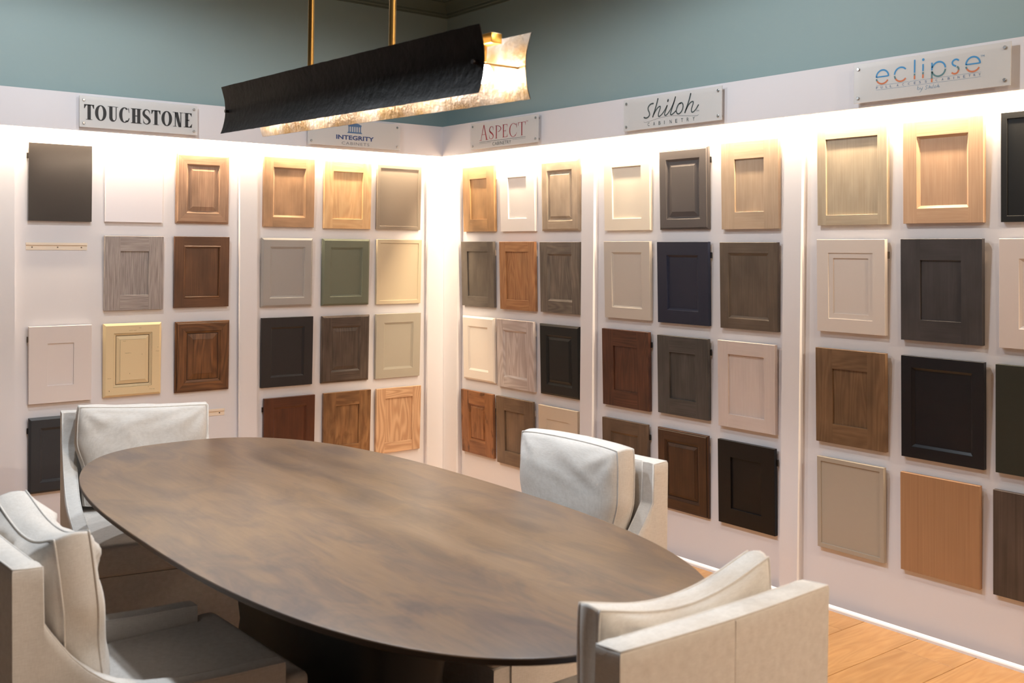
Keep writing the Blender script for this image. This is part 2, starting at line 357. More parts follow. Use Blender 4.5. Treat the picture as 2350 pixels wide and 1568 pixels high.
def door(key, u0, u1, zt, zb, spec, fw, style='shaker', outer=0, mould=0, rise=0.02, pd=0.008, joint='butt', label='', group=None,
         clip=None, glaze=None, fh=None, drawer_rail=False):
    side = key[0]; W = abs(u1-u0); H = zt-zb; uc = (u0+u1)/2
    loc = (uc, BK-0.0005, zb) if side == 'L' else (BK-0.0005, uc, zb)
    t = empty('door_sample', loc, (RAD(1.85), 0, 0 if side == 'L' else -pi/2), label=label, category='door sample', group=group)
    mat = getmat(spec); mats = [mat, getmat(glaze) if glaze else mat]
    X0, Z0 = -W/2, 0.0
    def P(a, d, sx, sz):   # corner at inset a; d = depth behind the front face
        return (X0 + (a if sx < 0 else W-a), -T_ + d, Z0 + (a if sz < 0 else H-a))
    rnd = random.Random(key)
    # outer profile, flat zone [a1,a2], inner profile
    if outer == 0: op = [(0.0, T_), (0.0, 0.0008), (0.0008, 0.0)]
    elif outer == 1: op = [(0.0, T_), (0.0, 0.006), (0.010, 0.0005), (0.0108, 0.0)]
    else: op = [(0.0, T_), (0.0, 0.008), (0.0045, 0.0048), (0.007, 0.0048), (0.0085, 0.0015), (0.010, 0.0)]
    a2 = fw
    if style == 'slab': a2 = None
    if mould == 0: ip = [(fw, 0.0), (fw+0.0006, 0.0006), (fw+0.0008, pd)]
    elif mould == 1: ip = [(fw, 0.0), (fw+0.0005, 0.0015), (fw+0.010, pd-0.001), (fw+0.0105, pd)]       # bevel
    elif mould == 2: ip = [(fw, 0.0), (fw+0.001, 0.002), (fw+0.006, 0.0035), (fw+0.0065, 0.0055), (fw+0.012, pd-0.001), (fw+0.0125, pd)]  # stepped
    elif mould == 3: ip = [(fw, 0.0), (fw+0.002, -0.0022), (fw+0.006, -0.0026), (fw+0.010, 0.001), (fw+0.012, pd)]   # raised bead
    elif mould == 4: ip = [(fw, 0.0), (fw+0.0005, 0.0035), (fw+0.022, 0.0035), (fw+0.0225, pd)]         # flat ledge
    a1 = op[-1][0]
    if style == 'slab':
        q = MB(); n = 3; off = rnd.random()*7
        for i in range(len(op)-1):
            (a, d), (b2, e) = op[i], op[i+1]
            for c0, c1 in (((-1,-1),(1,-1)), ((1,-1),(1,1)), ((1,1),(-1,1)), ((-1,1),(-1,-1))):
                pts = [P(a,d,*c0), P(a,d,*c1), P(b2,e,*c1), P(b2,e,*c0)]
                q.quad(pts, [(x+off+y, z+off) for x, y, z in pts])
        pts = [P(a1,0,-1,-1), P(a1,0,1,-1), P(a1,0,1,1), P(a1,0,-1,1)]; q.quad(pts, [(x+off, z+off) for x, y, z in pts])
        pts = [P(0,T_,-1,-1), P(0,T_,-1,1), P(0,T_,1,1), P(0,T_,1,-1)]; q.quad(pts)
        q.build('slab', mats, t)
    else:
        edges = {'L': ((-1,-1),(-1,1)), 'R': ((1,1),(1,-1)), 'B': ((1,-1),(-1,-1)), 'T': ((-1,1),(1,1))}
        for s, (c0, c1) in edges.items():
            q = MB(); off = rnd.random()*9; off2 = rnd.random()*9
            vert = s in 'LR'
            def uv(pts): return [((x+off, z+off2) if vert else (z+off, x+off2)) for x, y, z in pts]
            for prof, gl in ((op, False), (ip, True)):
                for i in range(len(prof)-1):
                    (a, d), (b2, e) = prof[i], prof[i+1]
                    pts = [P(a,d,*c1), P(a,d,*c0), P(b2,e,*c0), P(b2,e,*c1)]
                    steep = abs(e-d) > abs(b2-a)*1.1
                    q.quad(pts, uv(pts), 1 if (glaze and steep and not (prof is op and i == 0)) else 0)
            x0, x1, z0, z1 = X0+a1, X0+a2, Z0+a1, Z0+H-a1
            if joint == 'mitre':
                pts = [P(a1,0,*c1), P(a1,0,*c0), P(a2,0,*c0), P(a2,0,*c1)]
            elif vert:
                if s == 'R': x0, x1 = X0+W-a2, X0+W-a1
                pts = [(x0,-T_,z0), (x1,-T_,z0), (x1,-T_,z1), (x0,-T_,z1)]
            else:
                x0, x1 = X0+a2, X0+W-a2
                z0, z1 = (Z0+a1, Z0+a2) if s == 'B' else (Z0+H-a2, Z0+H-a1)
                pts = [(x0,-T_,z0), (x1,-T_,z0), (x1,-T_,z1), (x0,-T_,z1)]
            q.quad(pts, uv(pts))
            q.build('stile' if vert else 'rail', mats, t, fix=False)
        q = MB(); off = rnd.random()*9
        def uvp(pts): return [(x+off, z+off*0.7) for x, y, z in pts]
        ins = ip[-1][0]-0.001
        cs = ((-1,-1),(1,-1),(1,1),(-1,1))
        if style == 'raised':
            r0 = ins + 0.004; r1 = r0 + rise
            pr = [(ins, pd), (r0, pd), (r1, 0.0025), (r1+0.0006, 0.0012)]
            for i in range(len(pr)-1):
                (a, d), (b2, e) = pr[i], pr[i+1]
                for j in range(4):
                    pts = [P(a,d,*cs[j]), P(a,d,*cs[(j+1) % 4]), P(b2,e,*cs[(j+1) % 4]), P(b2,e,*cs[j])]
                    q.quad(pts, uvp(pts), 1 if (glaze and i in (0, 2)) else 0)
            a, d = pr[-1]
        else: a, d = ins, pd
        pts = [P(a,d,*c) for c in cs]; q.quad(pts, uvp(pts))
        pts = [P(0,T_,*c) for c in cs][::-1]; q.quad(pts, uvp(pts))
        q.build('center_panel', mats, t)
    # rail behind the sample that carries it, and the clip end that sticks out
    rr = MB(); rr.box(-W/2+0.006, W/2-0.006, 0.0003, 0.0095, H-0.085, H-0.05); hr = rr.build('hanging_rail', M['rail'], t, fix=True)
    if clip is not None:
        s = 1 if clip > 0 else -1; e = W/2*s
        q = MB(); q.box(min(e-0.02*s, e+0.005*s), max(e-0.02*s, e+0.005*s), -0.001, 0.0065, H-0.078, H-0.050)
        q.build('hanging_clip', M['black'] if abs(clip) == 1 else M['screw'], hr, fix=True)
    return t

WD = {}
S_ = {'L1_11':(-2.396,-2.097,2.005,1.623),'L1_12':(-2.03,-1.736,2.005,1.625),'L1_13':(-1.663,-1.368,2,1.626),'L1_22':(-2.035,-1.733,1.553,1.168),'L1_23':(-1.673,-1.369,1.555,1.173),'L1_31':(-2.397,-2.1,1.101,0.718),'L1_32':(-2.041,-1.744,1.101,0.721),'L1_33':(-1.668,-1.366,1.097,0.715),'L1_41':(-2.398,-2.098,0.65,0.274),'L2_11':(-1.165,-0.851,2.01,1.616),'L2_12':(-0.787,-0.473,2.007,1.613),'L2_13':(-0.43,-0.116,2.006,1.614),'L2_21':(-1.177,-0.861,1.553,1.161),'L2_22':(-0.797,-0.482,1.552,1.159),'L2_23':(-0.43,-0.112,1.553,1.157),'L2_31':(-1.177,-0.859,1.101,0.705),'L2_32':(-0.8,-0.482,1.098,0.703),'L2_33':(-0.435,-0.116,1.098,0.703),'L2_41':(-1.162,-0.846,0.644,0.248),'L2_42':(-0.788,-0.472,0.645,0.246),'L2_43':(-0.431,-0.112,0.642,0.244),
'R1_11':(-0.138,-0.457,1.998,1.604),'R1_12':(-0.516,-0.836,1.99,1.602),'R1_13':(-0.894,-1.212,1.99,1.602),'R1_21':(-0.129,-0.456,1.543,1.148),'R1_22':(-0.517,-0.843,1.542,1.145),'R1_23':(-0.891,-1.228,1.54,1.147),'R1_31':(-0.143,-0.465,1.086,0.695),'R1_32':(-0.495,-0.84,1.086,0.685),'R1_33':(-0.892,-1.226,1.082,0.686),'R1_41':(-0.136,-0.462,0.629,0.243),'R1_42':(-0.496,-0.838,0.629,0.232),'R1_43':(-0.892,-1.222,0.624,0.232),
'R2_11':(-1.411,-1.742,1.985,1.599),'R2_12':(-1.803,-2.12,1.99,1.599),'R2_13':(-2.202,-2.525,1.994,1.597),'R2_21':(-1.419,-1.749,1.543,1.146),'R2_22':(-1.801,-2.13,1.54,1.143),'R2_23':(-2.201,-2.527,1.537,1.141),'R2_31':(-1.41,-1.748,1.088,0.69),'R2_32':(-1.808,-2.135,1.082,0.697),'R2_33':(-2.195,-2.521,1.084,0.685),'R2_41':(-1.418,-1.744,0.624,0.232),'R2_42':(-1.812,-2.138,0.626,0.232),'R2_43':(-2.202,-2.525,0.625,0.237),
'R3_11':(-2.727,-3.055,2.01,1.608),'R3_12':(-3.125,-3.45,2.005,1.61),'R3_13':(-3.515,-3.84,2.006,1.61),'R3_21':(-2.732,-3.053,1.549,1.162),'R3_22':(-3.122,-3.453,1.55,1.153),'R3_23':(-3.516,-3.845,1.55,1.152),'R3_31':(-2.733,-3.062,1.092,0.694),'R3_32':(-3.131,-3.466,1.093,0.693),'R3_33':(-3.51,-3.835,1.092,0.694),'R3_41':(-2.747,-3.061,0.633,0.247),'R3_42':(-3.135,-3.457,0.633,0.245),'R3_43':(-3.508,-3.83,0.632,0.243)}
walnut_dk = rgb(66, 34, 12)
D_ = {
'L1_11': (p_('gloss_charcoal', rgb(62, 58, 56), 0.09), 0, dict(style='slab', clip=-2), 'glossy charcoal slab'),
'L1_12': (p_('gloss_white', rgb(226, 222, 228), 0.10), 0, dict(style='slab'), 'glossy white slab'),
'L1_13': (w_('natural_walnut', rgb(184, 144, 112), rgb(154, 114, 86)), .056, dict(style='raised', outer=2, mould=1, rise=.020, joint='mitre'), 'light walnut raised panel'),
'L1_22': (w_('grey_weathered_laminate', rgb(176, 164, 158), rgb(136, 124, 120), fx=150, fy=5, contrast=1.5, blotch=.12), .078, {}, 'weathered grey wood-look shaker'),
'L1_23': (w_('brown_maple_stain', rgb(116, 74, 40), rgb(92, 54, 24)), .050, dict(mould=3), 'warm brown beaded shaker'),
'L1_31': (p_('satin_white_a', rgb(226, 216, 212)), .086, dict(pd=.005, clip=-2), 'wide-framed white shaker'),
'L1_32': (p_('cream_antique', rgb(226, 204, 162), .45), .050, dict(style='raised', outer=1, mould=2, rise=.018, glaze=p_('brown_glaze', rgb(96, 72, 44), .5)), 'distressed cream raised panel'),
'L1_33': (w_('glazed_oak', rgb(136, 86, 38), rgb(88, 50, 18), cathedral=.25, blotch=.3), .052, dict(style='raised', outer=2, mould=2, rise=.030, joint='mitre', glaze=p_('dark_glaze', rgb(40, 22, 10), .5)), 'glazed golden brown raised panel'),
'L1_41': (p_('blue_charcoal', rgb(54, 56, 60)), .052, dict(outer=1, mould=2, clip=-1), 'blue-black recessed panel'),
'L2_11': (w_('honey_maple', rgb(186, 144, 104), rgb(168, 124, 84), contrast=.8), .056, dict(mould=1), 'honey brown maple shaker'),
'L2_12': (w_('clear_maple', rgb(226, 184, 128), rgb(204, 156, 100), fx=40, cathedral=.25, contrast=.8, blotch=.2), .057, {}, 'pale natural maple shaker'),
'L2_13': (p_('taupe', rgb(134, 122, 108)), .020, dict(pd=.004), 'taupe slim-framed'),
'L2_21': (p_('mid_grey', rgb(158, 154, 150)), .050, dict(outer=1, mould=2), 'mid grey moulded'),
'L2_22': (p_('sage_green', rgb(108, 112, 96)), .050, dict(outer=1, mould=2), 'sage green moulded'),
'L2_23': (p_('beige_a', rgb(206, 190, 160)), .022, dict(pd=.004), 'beige slim-framed'),
'L2_31': (p_('soft_black', rgb(42, 40, 42)), .055, dict(mould=1), 'near-black recessed panel'),
'L2_32': (w_('dark_grey_oak', rgb(104, 88, 76), rgb(72, 58, 50), fx=130, contrast=1.6), .062, dict(style='raised', outer=1, mould=1, rise=.018), 'dark weathered raised panel'),
'L2_33': (p_('greige', rgb(172, 164, 148)), .054, dict(mould=2), 'greige recessed panel'),
'L2_41': (w_('cherry_stain', rgb(102, 50, 18), rgb(78, 34, 10), contrast=.7), .055, dict(mould=1, clip=-1), 'red-brown cherry shaker'),
'L2_42': (w_('hickory_stain', rgb(170, 122, 70), rgb(118, 74, 34), fx=30, blotch=.4, knots=(rgb(84, 50, 22), .6)), .080, {}, 'rustic two-tone brown shaker'),
'L2_43': (w_('white_oak', rgb(220, 176, 132), rgb(194, 146, 104), fx=80, cathedral=.45, contrast=.9, blotch=.1), .062, {}, 'light natural oak shaker'),
'R1_11': (w_('honey_stain', rgb(196, 152, 96), rgb(176, 128, 74), contrast=.7), .074, {}, 'honey-coloured wide shaker'),
'R1_12': (p_('bright_white', rgb(232, 226, 222)), .074, {}, 'bright white shaker'),
'R1_13': (w_('pale_taupe_maple', rgb(196, 174, 148), rgb(178, 154, 126), contrast=.7), .054, dict(style='raised', outer=1, mould=1, rise=.012), 'pale taupe raised panel'),
'R1_21': (w_('grey_stain_a', rgb(118, 108, 96), rgb(98, 88, 78), contrast=.7), .060, {}, 'grey-brown stained shaker'),
'R1_22': (w_('red_oak', rgb(190, 136, 82), rgb(158, 100, 54), fx=60, cathedral=.2, blotch=.15), .058, {}, 'orange-toned oak shaker'),
'R1_23': (w_('grey_oak', rgb(134, 120, 104), rgb(104, 92, 80), cathedral=.25, contrast=1.1), .066, dict(mould=1), 'grey-washed oak shaker'),
'R1_31': (p_('warm_white_a', rgb(236, 226, 214)), .060, dict(outer=1, mould=1), 'warm white recessed panel'),
'R1_32': (w_('white_wash_oak', rgb(212, 200, 194), rgb(186, 170, 162), fx=70, cathedral=.45, contrast=.8, blotch=.08), .062, dict(outer=0, mould=1), 'whitewashed oak recessed panel'),
'R1_33': (p_('black_green', rgb(34, 35, 34)), .058, dict(style='raised', outer=1, mould=1, rise=.014), 'black raised panel'),
'R1_41': (w_('knotty_alder', rgb(172, 112, 60), rgb(136, 82, 38), fx=40, blotch=.3, knots=(rgb(60, 34, 16), .75)), .080, dict(style='raised', rise=.006, mould=1), 'knotty alder raised panel'),
'R1_42': (w_('driftwood_stain', rgb(134, 108, 82), rgb(108, 84, 62), contrast=.8), .078, {}, 'drab brown stained shaker'),
'R1_43': (p_('bone', rgb(210, 194, 172)), .072, dict(pd=.003), 'bone-coloured wide shaker'),
'R2_11': (p_('ivory', rgb(226, 214, 196)), .060, {}, 'ivory painted shaker'),
'R2_12': (p_('slate_grey', rgb(84, 78, 76)), .050, dict(style='raised', outer=2, mould=1, rise=.022, clip=1), 'slate grey raised panel'),
'R2_13': (w_('sand_maple', rgb(192, 166, 138), rgb(174, 146, 116), contrast=.7, blotch=.15), .078, {}, 'sand-coloured wide shaker'),
'R2_21': (p_('pale_greige', rgb(196, 186, 174)), .056, dict(mould=1, pd=.007), 'pale greige shaker'),
'R2_22': (p_('navy', rgb(32, 36, 54)), .064, dict(mould=1, clip=1), 'navy blue shaker'),
'R2_23': (w_('brown_grey_maple', rgb(112, 94, 76), rgb(92, 76, 60), contrast=.7), .048, dict(mould=2), 'brown-grey moulded'),
'R2_31': (w_('walnut_red', rgb(104, 58, 30), rgb(74, 36, 16), fx=50, cathedral=.2), .084, dict(clip=1, pd=.006), 'reddish walnut wide shaker'),
'R2_32': (w_('charcoal_stain', rgb(88, 82, 76), rgb(66, 60, 56), fx=110, contrast=1.1), .079, dict(clip=1), 'charcoal grey wood shaker'),
'R2_33': (w_('blush_white_wash', rgb(218, 202, 194), rgb(204, 186, 176), contrast=.6, blotch=.06), .060, {}, 'pinkish whitewashed shaker'),
'R2_41': (w_('brown_stain_b', rgb(110, 86, 64), rgb(88, 66, 48), contrast=.7), .064, dict(mould=1, clip=1), 'medium brown moulded'),
'R2_42': (w_('espresso_brown', rgb(84, 50, 22), rgb(60, 32, 12), contrast=.8), .052, dict(style='raised', outer=2, mould=2, rise=.014, glaze=p_('black_glaze', rgb(26, 16, 10), .5)), 'dark glazed raised panel'),
'R2_43': (p_('jet_black', rgb(14, 12, 13)), .074, dict(clip=2), 'jet black shaker'),
'R3_11': (w_('grey_beige_maple', rgb(188, 172, 146), rgb(170, 150, 122), contrast=.7, blotch=.15), .042, {}, 'grey-beige narrow-framed'),
'R3_12': (w_('rift_oak', rgb(206, 168, 132), rgb(186, 144, 108), fx=130, contrast=.8, blotch=.1), .058, dict(mould=1, pd=.010), 'blond rift oak shaker'),
'R3_13': (p_('black_a', rgb(28, 28, 28)), .022, dict(pd=.004), 'black slim-framed'),
'R3_21': (p_('off_white_b', rgb(220, 208, 198)), .056, dict(mould=4, clip=2), 'off-white double-step'),
'R3_22': (w_('graphite_stain', rgb(78, 72, 72), rgb(64, 59, 60), contrast=.7), .082, dict(pd=.006), 'graphite wide shaker'),
'R3_23': (p_('white_c', rgb(222, 210, 204)), .072, dict(mould=1), 'white moulded'),
'R3_31': (w_('golden_brown_oak', rgb(138, 104, 68), rgb(112, 80, 48), fx=100, cathedral=.25, contrast=.8), .082, dict(pd=.006), 'golden brown oak shaker'),
'R3_32': (p_('black_navy', rgb(26, 26, 31), .3), .044, dict(mould=1, pd=.010), 'blue-black recessed panel'),
'R3_33': (p_('forest_green', rgb(46, 48, 40), .5), 0, dict(style='slab'), 'dark forest green slab'),
'R3_41': (p_('stone_grey', rgb(170, 158, 142)), .018, dict(pd=.004), 'stone grey slim-framed'),
'R3_42': (w_('oak_veneer', rgb(178, 132, 88), rgb(158, 112, 72), fx=170, fy=1.2, contrast=.8, blotch=.05), 0, dict(style='slab'), 'straight-grained oak slab'),
'R3_43': (w_('grey_brown_veneer', rgb(96, 80, 70), rgb(70, 56, 48), fx=60, fy=1.0, contrast=1.0), 0, dict(style='slab'), 'grey-brown veneer slab'),
}
BAY = {'L1': 'first bay from the left', 'L2': 'second bay from the left', 'R1': 'third bay from the left', 'R2': 'fourth bay from the left', 'R3': 'rightmost bay'}
ROW = {'1': 'top row', '2': 'second row', '3': 'third row', '4': 'bottom row'}
samples = {}
for key, (spec, fw, kw, desc) in D_.items():
    u0, u1, zt, zb = S_[key]
    samples[key] = door(key, u0, u1, zt, zb, spec, fw, label='%s door sample, %s of the %s' % (desc, ROW[key[3]], BAY[key[:2]]), group='cabinet door samples on the display walls', **kw)

# distress marks on the cream sample
q = MB(); rnd = random.Random(3)
W_, H_ = 0.297, 0.380
for fx_, fz_, ww in ((.50, .90, .040), (.62, .93, .012), (.35, .755, .014), (.42, .59, .034), (.93, .60, .018), (.10, .255, .020), (.84, .075, .028), (.78, .11, .008), (.10, .08, .003), (.94, .645, .002), (.66, .56, .002), (.45, .30, .002)):
    cx, cz = -W_/2+fx_*W_, fz_*H_
    n = 5 if ww > .01 else 1
    hh = 0.0012 if ww > .003 else 0.006
    yy = -T_ - 0.0001 if (fx_ < .17 or fx_ > .83 or fz_ < .16 or fz_ > .85) else -T_ + 0.0006
    for i in range(n):
        xx = cx - ww/2 + ww*i/n
        dz = rnd.uniform(-.0008, .0008)
        q.box(xx, xx+ww/n*rnd.uniform(.5, 1.0), yy, yy+0.0004, cz+dz, cz+hh+dz)
q.build('distress_marks', getmat(p_('brown_glaze', rgb(96, 72, 44))), samples['L1_32'], fix=True)
# bare rails where samples are missing
def bare_rail(u0, u1, z0, label):
    t = empty('hanging_rail', ((u0+u1)/2, BK, z0), label=label, category='hanging rail')
    W = u1-u0; q = MB()
    q.box(-W/2, W/2, -0.0025, 0.0, 0, 0.036); q.box(-W/2, W/2, -0.008, -0.0025, 0.024, 0.027); q.box(-W/2, W/2, -0.008, -0.006, 0.027, 0.036)
    rb = q.build('rail_body', M['rail'], t, fix=True)
    for x in (-W/2+0.028, 0.003, W/2-0.028):
        s = MB(); s.tube([(x, -0.0024, 0.013), (x, -0.0045, 0.013)], 0.0036, 10); s.build('screw', M['screw'], rb)
bare_rail(-2.404, -2.115, 1.479, 'bare cream hanging rail in the empty second-row spot of the leftmost bay')
bare_rail(-1.668, -1.386, 0.573, 'bare cream hanging rail low on the wall behind the far left armchair')

# ------------------------------------------------------------------ signs
def stroke(mb, pts, wd, y=0.0, mi=0):
    """flat ribbon with mitred joins; pts (x,z), wd width or list"""
    n = len(pts); Ls, Rs = [], []
    for i in range(n):
        a = Vector(pts[max(i-1, 0)]); b_ = Vector(pts[min(i+1, n-1)]); c = Vector(pts[i])
        d = (b_-a).normalized() if (b_-a).length > 1e-9 else Vector((1, 0))
        nn = Vector((-d.y, d.x)); ww = (wd[i] if isinstance(wd, (list, tuple)) else wd)/2
        if 0 < i < n-1:
            d1 = (c-a).normalized(); cs = max(abs(nn.dot(Vector((-d1.y, d1.x)))), 0.6); ww /= cs
        Ls.append(c+nn*ww); Rs.append(c-nn*ww)
    for i in range(n-1):
        mb.quad([(Rs[i].x, y, Rs[i].y), (Rs[i+1].x, y, Rs[i+1].y), (Ls[i+1].x, y, Ls[i+1].y), (Ls[i].x, y, Ls[i].y)], None, mi)
def arc(cx, cz, rx, rz, a0, a1, n=20): return [(cx+rx*cos(RAD(a0+(a1-a0)*i/n)), cz+rz*sin(RAD(a0+(a1-a0)*i/n))) for i in range(n+1)]
def ring(mb, cx, cz, rx, rz, wx, wz, a0, a1, y=0, n=28, taper=False):
    """elliptical ring whose inner ellipse is narrower by wx/wz (contrast stroke)"""
    for i in range(n):
        A = RAD(a0+(a1-a0)*i/n); B = RAD(a0+(a1-a0)*(i+1)/n)
        o0, o1 = (cx+rx*cos(A), cz+rz*sin(A)), (cx+rx*cos(B), cz+rz*sin(B))
        i0, i1 = (cx+(rx-wx)*cos(A), cz+(rz-wz)*sin(A)), (cx+(rx-wx)*cos(B), cz+(rz-wz)*sin(B))
        mb.quad([(o0[0], y, o0[1]), (i0[0], y, i0[1]), (i1[0], y, i1[1]), (o1[0], y, o1[1])])
def rect(mb, x0, x1, z0, z1, y=0): mb.quad([(x0, y, z0), (x1, y, z0), (x1, y, z1), (x0, y, z1)])
def poly(mb, pts, y=0): mb.quad([(a, y, b_) for a, b_ in pts])
def serif_letter(mb, ch, x, z, w, h, bold):
    """roman capitals; bold = stem width, thin = hair width"""
    b_ = bold; t = max(b_*0.28, h*0.028); s = h*0.030; e = b_*0.45
    def stem(xc, bw=b_, e_=e):
        rect(mb, xc-bw/2, xc+bw/2, z, z+h); rect(mb, xc-bw/2-e_, xc+bw/2+e_, z, z+s); rect(mb, xc-bw/2-e_, xc+bw/2+e_, z+h-s, z+h)
        for sx in (-1, 1):
            for zz, dz in ((z+s, s), (z+h-s, -s)):
                poly(mb, [(xc+sx*bw/2, zz), (xc+sx*(bw/2+e_*0.8), zz), (xc+sx*bw/2, zz+dz)])
    if ch == 'T':
        xc = x+w/2; rect(mb, xc-b_/2, xc+b_/2, z, z+h); rect(mb, xc-b_/2-e, xc+b_/2+e, z, z+s); rect(mb, x, x+w, z+h-t, z+h)
        poly(mb, [(x, z+h), (x, z+h*0.74), (x+t*0.7, z+h*0.74), (x+t*2.2, z+h-t)]); poly(mb, [(x+w, z+h), (x+w-t*2.2, z+h-t), (x+w-t*0.7, z+h*0.74), (x+w, z+h*0.74)])
    elif ch == 'O': ring(mb, x+w/2, z+h/2, w/2, h*0.52, b_, t, 0, 360, n=40)
    elif ch == 'C':
        ring(mb, x+w/2, z+h/2, w*0.52, h*0.52, b_, t, 50, 312, n=34)
        poly(mb, [(x+w*0.90, z+h*1.01), (x+w*0.84, z+h*0.93), (x+w*0.93, z+h*0.66), (x+w*0.97, z+h*0.66)])
        stroke(mb, arc(x+w/2, z+h/2, w*0.49, h*0.50, 300, 338, 6), [b_*.55, b_*.5, b_*.4, b_*.35, b_*.3, t, t*.8])
    elif ch == 'U':
        xl = x+e+b_/2; rect(mb, xl-b_/2, xl+b_/2, z+h*0.28, z+h); rect(mb, xl-b_/2-e, xl+b_/2+e, z+h-s, z+h)
        xr = x+w-e-t/2; rect(mb, xr-t/2, xr+t/2, z+h*0.28, z+h); rect(mb, xr-t/2-e*1.3, xr+t/2+e, z+h-s, z+h)
        x0, x1 = xl-b_/2, xr+t/2; cx = (x0+x1)/2
        pts = arc(cx+(b_-t)*0.25*0, z+h*0.28, (x1-x0)/2, h*0.29, 180, 360, 18); n_ = len(pts)
        for i in range(n_-1):
            f0, f1 = i/(n_-1), (i+1)/(n_-1)
            wi = lambda f: b_*(1-f)**1.4 + t*(1-(1-f)**1.4)
            def inner(f):
                A = RAD(180+180*f); return (cx+(b_-t)/2+((x1-x0)-b_-t)/2*cos(A), z+h*0.28+(h*0.29-t*1.6)*sin(A))
            poly(mb, [pts[i], pts[i+1], inner(f1), inner(f0)])
    elif ch == 'H':
        stem(x+e+b_/2); stem(x+w-e-b_/2); rect(mb, x+e+b_, x+w-e-b_, z+h*0.5-t/2, z+h*0.5+t/2)
    elif ch == 'S':
        pts = [(.90,.80),(.74,.95),(.5,.99),(.26,.93),(.12,.78),(.16,.64),(.36,.53),(.62,.43),(.84,.30),(.88,.17),(.72,.05),(.48,.0),(.24,.05),(.08,.20)]
        ws = [t*.8, t, t*1.1, b_*.55, b_*.8, b_*.95, b_*1.05, b_*1.05, b_*.9, b_*.75, b_*.45, t*1.1, t, t*.8]
        # smooth
        P_ = []; W2 = []
        for i in range(len(pts)-1):
            p0, p1, p2, p3 = (Vector(pts[max(0, i-1)]), Vector(pts[i]), Vector(pts[i+1]), Vector(pts[min(len(pts)-1, i+2)]))
            for k_ in range(4):
                f = k_/4; v = 0.5*((2*p1)+(p2-p0)*f+(2*p0-5*p1+4*p2-p3)*f*f+(3*p1-p0-3*p2+p3)*f**3)
                P_.append((x+v.x*w, z+v.y*h)); W2.append(ws[i]*(1-f)+ws[i+1]*f)
        stroke(mb, P_, W2)
        poly(mb, [(x+w*.86, z+h*1.0), (x+w*.80, z+h*.90), (x+w*.90, z+h*.68), (x+w*.93, z+h*.68)])
        poly(mb, [(x+w*.10, z), (x+w*.16, z+h*.10), (x+w*.08, z+h*.33), (x+w*.04, z+h*.33)])
    elif ch == 'N':
        xl = x+e+t; xr = x+w-e-t
        rect(mb, xl-t/2, xl+t/2, z, z+h); rect(mb, x, xl+e, z, z+s); rect(mb, x-e*.3, xl, z+h-s, z+h)
        rect(mb, xr-t/2, xr+t/2, z, z+h); rect(mb, xr-e, x+w, z+h-s, z+h)
        poly(mb, [(xl-t, z+h), (xr+t/2-b_*0.9, z-h*.02), (xr+t/2, z-h*.02), (xl-t+b_*1.15, z+h)])
    elif ch == 'E':
        xc = x+e+b_/2; rect(mb, xc-b_/2, xc+b_/2, z, z+h); rect(mb, x, xc, z, z+s); rect(mb, x, xc, z+h-s, z+h)
        rect(mb, xc, x+w*.94, z+h-t, z+h); rect(mb, xc, x+w*.95, z, z+t); rect(mb, xc, x+w*.66, z+h*.5-t/2, z+h*.5+t/2)
        poly(mb, [(x+w*.94, z+h), (x+w*.94-t*2, z+h-t), (x+w*.92, z+h*.76), (x+w*.94, z+h*.76)])
        poly(mb, [(x+w, z+h*.28), (x+w*.95-t*2.4, z+t), (x+w*.95, z)])
        poly(mb, [(x+w*.66, z+h*.62), (x+w*.60, z+h*.5), (x+w*.66, z+h*.38)])
    elif ch == 'A':
        poly(mb, [(x+w*.46, z+h), (x+w*.54, z+h), (x+w*.90, z), (x+w*.90-b_*1.3, z)])
        poly(mb, [(x+w*.46, z+h), (x+w*.50, z+h*.90), (x+w*.14+t, z), (x+w*.14-t*.4, z)])
        rect(mb, x+w*.28, x+w*.72, z+h*.36, z+h*.36+t); rect(mb, x, x+w*.26, z, z+s); rect(mb, x+w*.70, x+w, z, z+s)
    elif ch == 'P':
        xc = x+e+b_/2; rect(mb, xc-b_/2, xc+b_/2, z, z+h); rect(mb, x-e*.3, xc+b_/2+e, z, z+s); rect(mb, x-e*.3, xc, z+h-s, z+h)
        ring(mb, xc, z+h*.73, x+w-xc, h*.27, b_*.8, t, -70, 90, n=16)
def text_mesh(body, x, z, w, h, mat, parent, name='lettering', bold=0.0, y=0.0, font_track=1.0, shear=0.0):
    cu = bpy.data.curves.new('t', 'FONT'); cu.body = body; cu.size = 1.0; cu.offset = bold; cu.space_character = font_track; cu.shear = shear; cu.resolution_u = 3
    o = bpy.data.objects.new('t', cu); C.objects.link(o)
    dg = bpy.context.evaluated_depsgraph_get(); me0 = o.evaluated_get(dg).to_mesh()
    vs = [v.co.copy() for v in me0.vertices]; fs = [tuple(p.vertices) for p in me0.polygons]
    o.evaluated_get(dg).to_mesh_clear(); C.objects.unlink(o); bpy.data.objects.remove(o); bpy.data.curves.remove(cu)
    x0, x1 = min(v.x for v in vs), max(v.x for v in vs); y0, y1 = min(v.y for v in vs), max(v.y for v in vs)
    if h is None: h = w/(x1-x0)*(y1-y0)
    pts = [(x+(v.x-x0)/(x1-x0)*w, y, z+(v.y-y0)/(y1-y0)*h) for v in vs]
    me = bpy.data.meshes.new(name); me.from_pydata(pts, [], fs); me.materials.append(mat); me.update()
    ob = bpy.data.objects.new(name, me); C.objects.link(ob); ob.parent = parent; return ob
